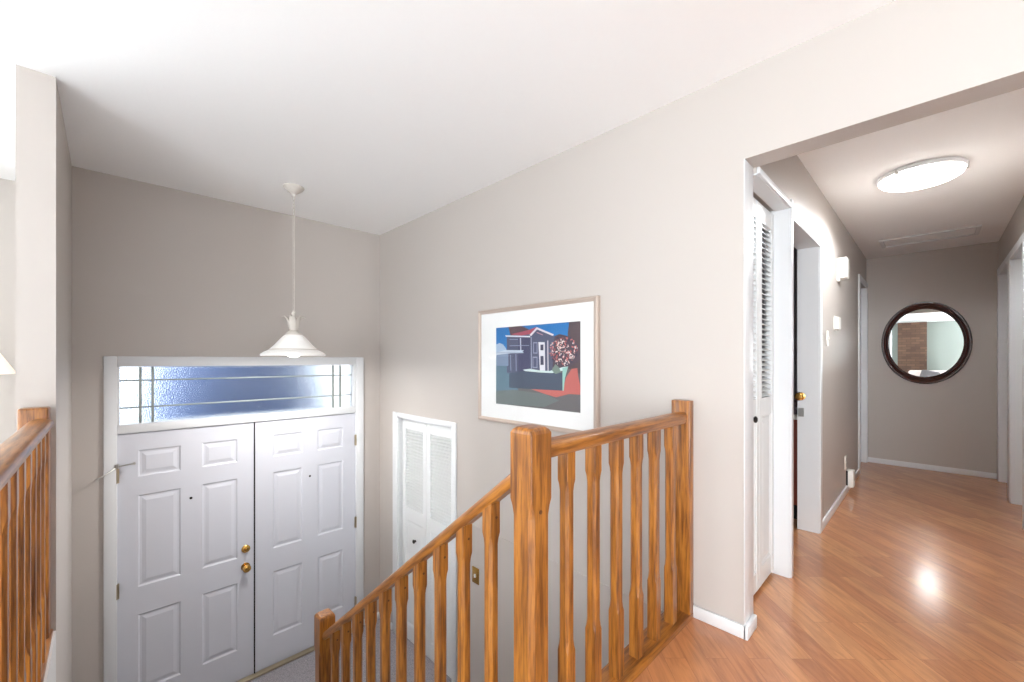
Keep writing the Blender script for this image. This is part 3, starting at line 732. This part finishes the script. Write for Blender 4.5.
ART = {
'sky': ((46, 118, 182), [(0, 0), (1, 0), (1, .5), (0, .5)]),
'lawn': ((104, 102, 104), [(0, .4), (1, .4), (1, 1), (0, 1)]),
'blue_low': ((96, 124, 140), [(0, .42), (.2, .42), (.3, .8), (0, .86)]),
'tree_left': ((92, 72, 78), [(0.171, 0.0), (0.33, 0.0), (0.431, 0.05), (0.33, 0.163), (0.183, 0.32), (0.15, 0.268), (0.204, 0.136)]),
'tree_right': ((88, 74, 78), [(0.881, 0.0), (1, 0.0), (1, 0.581), (0.864, 0.515), (0.898, 0.317), (0.864, 0.136)]),
'foliage': ((84, 72, 84), [(.60, .36), (.68, .17), (.78, .13), (.9, .17), (.97, .26), (.99, .42), (.9, .50), (.80, .52), (.68, .50)]),
'house': ((88, 92, 116), [(0.15, 0.134), (0.527, 0.056), (0.728, 0.155), (0.70, 0.571), (0.268, 0.596), (0.15, 0.59)]),
'house_side': ((74, 76, 104), [(0.30, 0.14), (0.45, 0.14), (0.45, 0.56), (0.30, 0.57)]),
'cloud': ((168, 190, 214), [(0, 0.221), (0.05, 0.202), (0.1, 0.225), (0.14, 0.28), (0.155, 0.33), (0, .34)]),
'shed': ((128, 146, 172), [(0, .34), (.17, .33), (.17, .5), (0, .5)]),
'veranda_roof': ((196, 208, 222), [(0, 0.328), (0.127, 0.296), (0.371, 0.305), (0.35, 0.328), (0.072, 0.35), (0, 0.36)]),
'roof_red': ((168, 84, 100), [(0.204, 0.099), (0.431, 0.06), (0.527, 0.029), (0.45, 0.111), (0.33, 0.122)]),
'gable_a': ((220, 214, 220), [(0.441, 0.12), (0.527, 0.033), (0.537, 0.055), (0.46, 0.135)]),
'gable_b': ((220, 214, 220), [(0.527, 0.033), (0.72, 0.13), (0.71, 0.148), (0.527, 0.058)]),
'eave': ((214, 220, 228), [(0.127, 0.107), (0.45, 0.134), (0.45, 0.15), (0.139, 0.126)]),
'garden_wall': ((74, 86, 104), [(0.183, 0.598), (0.391, 0.553), (0.565, 0.567), (0.814, 0.569), (0.814, 0.769), (0.47, 0.775), (0.183, 0.775)]),
'path': ((190, 104, 98), [(0.46, 0.775), (0.814, 0.769), (0.848, 0.623), (0.905, 0.522), (0.962, 0.513), (0.97, 0.6), (1, 0.755), (1, 0.8), (0.881, 0.8), (0.745, 0.849), (0.62, 0.821)]),
'post_a': ((190, 196, 212), [(0.322, 0.15), (0.337, 0.15), (0.341, 0.303), (0.326, 0.303)]),
'post_b': ((226, 226, 232), [(0.547, 0.212), (0.62, 0.216), (0.625, 0.548), (0.565, 0.548)]),
'post_hole_a': ((70, 72, 96), [(0.571, 0.243), (0.606, 0.243), (0.606, 0.311), (0.571, 0.309)]),
'post_hole_b': ((70, 72, 96), [(0.571, 0.377), (0.606, 0.377), (0.609, 0.482), (0.572, 0.482)]),
'post_c': ((206, 206, 216), [(0.649, 0.198), (0.66, 0.198), (0.664, 0.555), (0.652, 0.555)]),
'win_a': ((150, 156, 178), [(0.486, 0.21), (0.537, 0.212), (0.537, 0.348), (0.486, 0.346)]),
'win_a2': ((86, 90, 118), [(0.495, 0.225), (0.528, 0.225), (0.528, 0.335), (0.495, 0.335)]),
'win_b': ((150, 156, 178), [(0.48, 0.384), (0.537, 0.384), (0.537, 0.52), (0.48, 0.52)]),
'win_b2': ((86, 90, 118), [(0.489, 0.40), (0.528, 0.40), (0.528, 0.507), (0.489, 0.507)]),
'hedge': ((206, 224, 222), [(0.361, 0.544), (0.45, 0.530), (0.565, 0.548), (0.676, 0.551), (0.814, 0.505), (0.873, 0.495), (0.864, 0.53), (0.814, 0.545), (0.7, 0.575), (0.565, 0.572), (0.391, 0.560)]),
'gate': ((150, 196, 186), [(0.814, 0.515), (0.873, 0.495), (0.84, 0.623), (0.826, 0.769), (0.814, 0.769)]),
'grass': ((108, 118, 118), [(0, 0.829), (0.246, 0.8), (0.62, 0.821), (0.78, 0.882), (0.62, 0.973), (0, 1)]),
'lines_a': ((150, 160, 186), [(.19, .16), (.30, .165), (.30, .172), (.19, .167)]),
'lines_b': ((150, 160, 186), [(.19, .24), (.44, .245), (.44, .252), (.19, .247)]),
'lines_c': ((150, 160, 186), [(.20, .36), (.208, .36), (.212, .56), (.204, .56)]),
'lines_d': ((150, 160, 186), [(.27, .35), (.278, .35), (.282, .56), (.274, .56)]),
'lines_e': ((168, 176, 196), [(.46, .15), (.468, .15), (.472, .54), (.464, .54)]),
'lines_f': ((196, 150, 160), [(.53, .09), (.60, .125), (.60, .135), (.53, .10)]),
'shrub_a': ((120, 140, 130), [(.70, .54), (.74, .47), (.78, .51), (.80, .56), (.74, .585)]),
'rail': ((176, 188, 206), [(0.003, 0.322), (0.268, 0.318), (0.371, 0.328), (0.371, 0.34), (0.003, 0.338)]),
}
m = MB(); mats = []; xa = xm + .006
def artpt(p, x): return (x, ay1 + .002 - p[0] * (ay1 - ay0 + .004), az1 + .002 - p[1] * (az1 - az0 + .004))
for i, (k_, (c, P)) in enumerate(ART.items()):
    mats.append(mat('print_' + k_, c, 0.6)); m.cur = i
    P = [(min(max(a, 0), 1), min(max(b, 0), 1)) for a, b in P]
    m.add([artpt(p, xa - i * .00012) for p in P], [list(range(len(P)))])
random.seed(11)
pal = [(226, 196, 190), (206, 120, 116), (238, 226, 222), (168, 92, 96), (60, 62, 84)]
base = len(mats)
for c in pal: mats.append(mat('print_blossom', c, 0.6))
for i in range(190):
    t = random.random() * 6.283; r = math.sqrt(random.random()); a = .825 + .145 * r * math.cos(t); b = .32 + .165 * r * math.sin(t)
    s_ = random.uniform(.005, .014); an = random.random() * 3.14; m.cur = base + random.randrange(5)
    q = []
    for kx, ky in ((-1, -.45), (1, -.3), (.8, .5), (-.9, .4)):
        q.append((a + s_ * (kx * math.cos(an) - ky * math.sin(an)), b + s_ * 1.35 * (kx * math.sin(an) + ky * math.cos(an))))
    m.add([artpt(p, xa - .0045 - i * .000002) for p in q], [(0, 1, 2, 3)])
m.box(xa + .0005, xa + .002, ay0 - .02, ay1 + .02, az0 - .02, az1 + .02)
m.build('print', mats, pic, fix=False)
m = MB(); m.add([(px0 + .0085, ym0, zm0), (px0 + .0085, ym0, zm1), (px0 + .0085, ym1, zm1), (px0 + .0085, ym1, zm0)], [(0, 1, 2, 3)]); m.build('glass', M['clear'], pic, fix=False)

# ------------------------------------------------------------------ pendant over the stairwell
PX, PY = .947, 3.17
pe = empty('pendant_lamp', (PX, PY, CZ), 'white glass bell pendant on a chain over the front doors', 'ceiling lamp')
m = MB(); m.lathe([(.066, 0), (.068, -.006), (.060, -.018), (.035, -.038), (.014, -.052), (.010, -.07), (.001, -.07)], PX, PY, CZ, 28); m.build('canopy', M['ivory'], pe, smooth=True)
m = MB()
z = CZ - .068; i = 0
while z > 1.50:
    a = math.radians(90 * (i % 2) + 25); ca, sa = math.cos(a), math.sin(a)
    loop = [(PX + ca * .009 * math.cos(t), PY + sa * .009 * math.cos(t), z - .016 + .017 * math.sin(t)) for t in [2 * math.pi * k / 12 for k in range(12)]]
    P = [Vector(p) for p in loop]; nrm = Vector((-sa, ca, 0)); rings = []
    for k in range(13):
        p = P[k % 12]; out = (p - Vector((PX, PY, z - .016))).normalized()
        rings.append([tuple(p + (out * math.cos(2 * math.pi * j / 5) + nrm * math.sin(2 * math.pi * j / 5)) * .0013) for j in range(5)])
    m.loft(rings, caps=False)
    z -= .0265; i += 1
m.tube([(PX + .004, PY, CZ - .06), (PX + .004, PY, 1.49)], .0014, 6)
m.build('chain', M['ivory'], pe, smooth=True)
fit = MB()
fit.lathe([(.004, 1.52), (.016, 1.50), (.012, 1.485), (.020, 1.46), (.028, 1.43), (.022, 1.40), (.016, 1.385), (.034, 1.372), (.052, 1.356), (.056, 1.347), (.01, 1.345)], PX, PY, 0, 24)
fo = fit.build('fitting', M['ivory'], pe, smooth=True)
lf = MB()
for k in range(6):      # curled acanthus leaves
    a = 2 * math.pi * k / 6; d = Vector((math.cos(a), math.sin(a), 0)); sd = Vector((-math.sin(a), math.cos(a), 0)); rings = []
    for r_, z_, w_ in ((.018, 1.375, .010), (.030, 1.40, .018), (.036, 1.43, .022), (.044, 1.46, .018), (.062, 1.478, .011), (.075, 1.470, .004)):
        c = Vector((PX, PY, z_)) + d * r_
        rings.append([tuple(c - sd * w_), tuple(c + d * .006), tuple(c + sd * w_), tuple(c - d * .004)])
    lf.loft(rings)
lf.build('leaf_ornament', M['ivory'], pe, smooth=True)
m = MB()
m.lathe([(.048, 1.350), (.065, 1.340), (.094, 1.308), (.120, 1.276), (.142, 1.254), (.152, 1.246), (.1525, 1.240), (.160, 1.238), (.182, 1.228), (.202, 1.214), (.207, 1.205), (.202, 1.199), (.196, 1.204),
         (.178, 1.222), (.147, 1.240), (.107, 1.28), (.072, 1.32), (.044, 1.34)], PX, PY, 0, 48); m.build('lamp_shade', M['shade'], pe, smooth=True)
m = MB(); m.lathe([(.1515, 1.2475), (.1545, 1.244), (.1535, 1.239), (.150, 1.240)], PX, PY, 0, 48); m.build('shade_band', M['ivory'], pe, smooth=True)
m = MB(); m.lathe([(.012, 1.31), (.02, 1.28), (.036, 1.245), (.046, 1.22), (.040, 1.200), (.02, 1.190), (.001, 1.188)], PX, PY, 0, 24); m.build('bulb', M['bulb'], pe, smooth=True)

pl = bpy.data.lights.new('pendant_light', 'AREA'); pl.energy = 10; pl.shape = 'DISK'; pl.size = .22; pl.color = (1.0, .97, .94)
plo = bpy.data.objects.new('pendant_light', pl); COL.objects.link(plo); plo.parent = pe; plo.location = (0, 0, 1.168 - CZ)

# ------------------------------------------------------------------ hall lamp, hatch, mirror, wall devices
hl = empty('ceiling_lamp', (3.60, .06, HZ), 'lit round white glass dome lamp on the hall ceiling', 'ceiling lamp')
m = MB(); m.lathe([(.15, 0), (.200, -.002), (.204, -.008), (.202, -.024), (.196, -.028), (.1, -.024)], 3.60, .06, HZ, 48); m.build('rim', M['trim'], hl, smooth=True)
m = MB(); m.lathe([(.180, -.027), (.194, -.028), (.195, -.032), (.185, -.046), (.16, -.060), (.12, -.072), (.07, -.079), (.02, -.082), (.001, -.082)], 3.60, .06, HZ, 48); m.build('dome', M['dome'], hl, smooth=True)
for a in (30, 150, 270):
    m = MB(); ca, sa = 3.60 + .196 * math.cos(math.radians(a)), .06 + .196 * math.sin(math.radians(a)); m.bbox(ca - .008, ca + .008, sa - .008, sa + .008, HZ - .04, HZ - .012, b=.002)
    m.build('clip', M['nickel'], hl)

hd = bpy.data.lights.new('hall_light', 'SPOT'); hd.energy = 52; hd.spot_size = math.radians(172); hd.spot_blend = .25; hd.shadow_soft_size = .10; hd.color = (.93, .97, 1.0)
hdo = bpy.data.objects.new('hall_light', hd); COL.objects.link(hdo); hdo.parent = hl; hdo.location = (0, 0, -.086)

at = empty('attic_hatch', (5.54, .04, HZ), 'white attic hatch panel with moulding in the hall ceiling before the end wall', 'hatch')
m = MB()
ax0, ax1, ay0_, ay1_ = 5.37, 5.72, -.29, .375
m.bbox(ax0, ax1, ay0_, ay0_ + .03, HZ - .014, HZ, b=.003); m.bbox(ax0, ax1, ay1_ - .03, ay1_, HZ - .014, HZ, b=.003)
m.bbox(ax0, ax0 + .03, ay0_ + .03, ay1_ - .03, HZ - .014, HZ, b=.003); m.bbox(ax1 - .03, ax1, ay0_ + .03, ay1_ - .03, HZ - .014, HZ, b=.003)
m.build('moulding', M['trim'], at, smooth=True)
m = MB(); m.box(ax0 + .034, ax1 - .034, ay0_ + .034, ay1_ - .034, HZ - .004, HZ); m.build('panel', M['ceil'], at)

mr = empty('wall_mirror', (XE, .07, .91), 'round mirror in a dark mahogany frame on the hall end wall', 'mirror')
m = MB(); MZ = 1.352
prof = [(.316, -.012), (.320, -.020), (.328, -.022), (.334, -.030), (.346, -.038), (.357, -.036), (.364, -.030), (.376, -.030), (.384, -.022), (.386, 0)]
rings = []
ring_n = 64
for r_, h_ in prof:
    rings.append([(XE + h_, .072 + .895 * r_ * math.cos(2 * math.pi * k / ring_n), MZ + 1.14 * r_ * math.sin(2 * math.pi * k / ring_n)) for k in range(ring_n)])
m.loft(rings, caps=False); m.build('frame', M['espresso'], mr, smooth=True)
m = MB(); m.add([(XE - .014, .072 + .895 * .32 * math.cos(2 * math.pi * k / ring_n), MZ + 1.14 * .32 * math.sin(2 * math.pi * k / ring_n)) for k in range(ring_n)], [list(range(ring_n))])
m.add([(XE - .010, .072 + .895 * .32 * math.cos(2 * math.pi * k / ring_n), MZ + 1.14 * .32 * math.sin(2 * math.pi * k / ring_n)) for k in range(ring_n)], [list(range(ring_n))])
g_ = m.build('mirror_glass', M['mirror'], mr, fix=False)

ch = empty('door_chime', (4.25, YH, 1.82), 'white boxy door chime high on the left hall wall', 'door chime')
m = MB(); m.bbox(4.19, 4.31, YH - .062, YH, 1.825, 1.99, b=.006); m.build('cover', M['plastic'], ch, smooth=True)
m = MB(); m.bbox(4.165, 4.20, YH - .02, YH, 1.80, 1.835, b=.003); m.build('bracket', M['plastic'], ch)
th = empty('thermostat', (4.08, YH, 1.41), 'small white thermostat on the left hall wall under the chime', 'thermostat')
m = MB(); m.bbox(4.03, 4.135, YH - .032, YH, 1.41, 1.505, b=.005); m.build('body', M['plastic'], th, smooth=True)
m = MB(); m.bbox(4.02, 4.145, YH - .006, YH, 1.40, 1.515, b=.002); m.build('wall_plate', M['plastic'], th)
sw = empty('light_switch', (3.74, YH, 1.27), 'white light switch plate on the hall wall beside the bathroom doorway', 'light switch')
m = MB(); m.bbox(3.70, 3.77, YH - .006, YH, 1.27, 1.385, b=.002); m.build('plate', M['plastic'], sw, smooth=True)
m = MB(); m.bbox(3.728, 3.742, YH - .016, YH - .005, 1.316, 1.340, b=.002); m.build('toggle', M['plastic'], sw)
ou = empty('power_outlet', (4.63, YH, .21), 'white outlet plate low on the left hall wall', 'outlet')
m = MB(); m.bbox(4.59, 4.66, YH - .006, YH, .215, .33, b=.002); m.build('plate', M['plastic'], ou, smooth=True)
for z_ in (.235, .283):
    m = MB(); m.box(4.612, 4.638, YH - .008, YH - .005, z_, z_ + .027); m.build('socket', M['nickel'], ou)
vb = empty('wall_box', (4.73, YH, .04), 'small white plug-in box just above the hall baseboard', 'plug-in box')
m = MB(); m.bbox(4.68, 4.79, YH - .05, YH, .045, .19, b=.005); m.build('cover', M['plastic'], vb, smooth=True)
m = MB(); m.box(4.674, 4.680, YH - .012, YH, .05, .19); m.build('side_shadow', M['dark'], vb)  # dark strip painted as the shaded gap at the box edge
bp = empty('brass_switch_plate', (XB, 2.33, -.45), 'small brass switch plate on the picture wall seen between the stair balusters', 'switch plate')
m = MB(); m.bbox(XB - .006, XB, 2.29, 2.365, -.45, -.335, b=.002); m.build('plate', M['brass'], bp, smooth=True)
m = MB(); m.bbox(XB - .016, XB - .005, 2.321, 2.334, -.405, -.38, b=.002); m.build('toggle', M['plastic'], bp)

# bathroom vanity
va = empty('bathroom_vanity', (3.83, 1.2, 0), 'red-brown vanity cabinet with pale top seen through the bathroom doorway', 'vanity')
m = MB(); m.box(3.56, 4.2, .69, 1.7, .12, .74); m.build('cabinet', M['vanity'], va)
m = MB(); m.box(3.62, 4.2, .69, 1.7, 0, .12); m.build('toe_kick', M['dark'], va)
m = MB(); m.bbox(3.54, 4.2, .68, 1.72, .74, .772, b=.005); m.build('countertop', M['ivory'], va, smooth=True)
m = MB()
for y in (.70, 1.03, 1.36): m.bbox(3.545, 3.562, y + .012, y + .315, .15, .72, b=.003)
m.build('doors', M['vanity'], va, smooth=True)
tw_ = MB(); tw_.bbox(3.60, 3.86, .70, .92, .772, .80, b=.012, seg=3); tw_.bbox(3.61, 3.85, .705, .915, .798, .828, b=.012, seg=3); tw_.bbox(3.62, 3.84, .71, .91, .826, .858, b=.012, seg=3)
tag(tw_.build('folded_towel', M['towel'], smooth=True, origin=(3.73, .81, .772)), 'folded mauve-grey towel on the vanity top', 'towel')

# ------------------------------------------------------------------ living room things
fl = empty('floor_lamp', (-.60, 3.85, 0), 'lamp with cream cone shade at the left edge, beyond the taupe wall end', 'floor lamp')
m = MB(); m.lathe([(.14, 0), (.14, .012), (.05, .03), (.012, .04)], -.60, 3.85, 0, 32); m.build('base', M['agedbrass'], fl, smooth=True)
m = MB(); m.tube([(-.60, 3.85, .03), (-.60, 3.85, 1.30)], .011, 12); m.build('pole', M['agedbrass'], fl, smooth=True)
m = MB(); m.lathe([(.075, 1.36), (.212, 1.10), (.215, 1.088), (.209, 1.088), (.206, 1.10), (.071, 1.36)], -.60, 3.85, 0, 40); m.build('lamp_shade', M['cloth_shade'], fl, smooth=True)
m = MB(); m.lathe([(.014, 1.14), (.03, 1.18), (.034, 1.21), (.02, 1.245), (.001, 1.25)], -.60, 3.85, 0, 20); m.build('bulb', M['bulb'], fl, smooth=True)

m = MB(); m.box(-5.4, -5.28, .15, .80, 0, 2.33)
tag(m.build('brick_column', M['brick']), 'brown brick chimney column seen in the round mirror', 'chimney')
m = MB(); m.bbox(-5.4, -5.33, -.85, 4.4, 2.33, CZ, b=.01)
tag(m.build('trim_7', M['trim']), 'white cove along the far living room wall', 'trim', kind='structure')
so = empty('sofa', (-4.6, -.2, 0), 'pale sofa seen at the bottom of the round mirror', 'sofa')
m = MB(); m.bbox(-5.0, -4.1, -1.0, .55, .12, .42, b=.04, seg=3); m.build('seat', M['sofa'], so, smooth=True)
m = MB(); m.bbox(-5.1, -4.86, -1.0, .55, .12, .86, b=.07, seg=4); m.build('backrest', M['sofa'], so, smooth=True)
for y in (-1.14, .52):
    m = MB(); m.bbox(-5.06, -4.1, y, y + .2, .1, .62, b=.06, seg=4); m.build('arm', M['sofa'], so, smooth=True)
for x in (-5.0, -4.2):
    for y in (-1.05, .6):
        m = MB(); m.lathe([(.018, 0), (.025, .12)], x, y, 0, 12); m.build('leg', M['espresso'], so)
m = MB(); m.bbox(-.06, .06, -.2, .2, -.2, .2, b=.05, seg=4)
o = m.build('cushion', M['cushion'], smooth=True); o.location = (-4.70, .1, .66); o.rotation_euler = (math.radians(12), math.radians(-14), 0)
tag(o, 'dark grey cushion leaning on the pale sofa in the mirror', 'cushion')
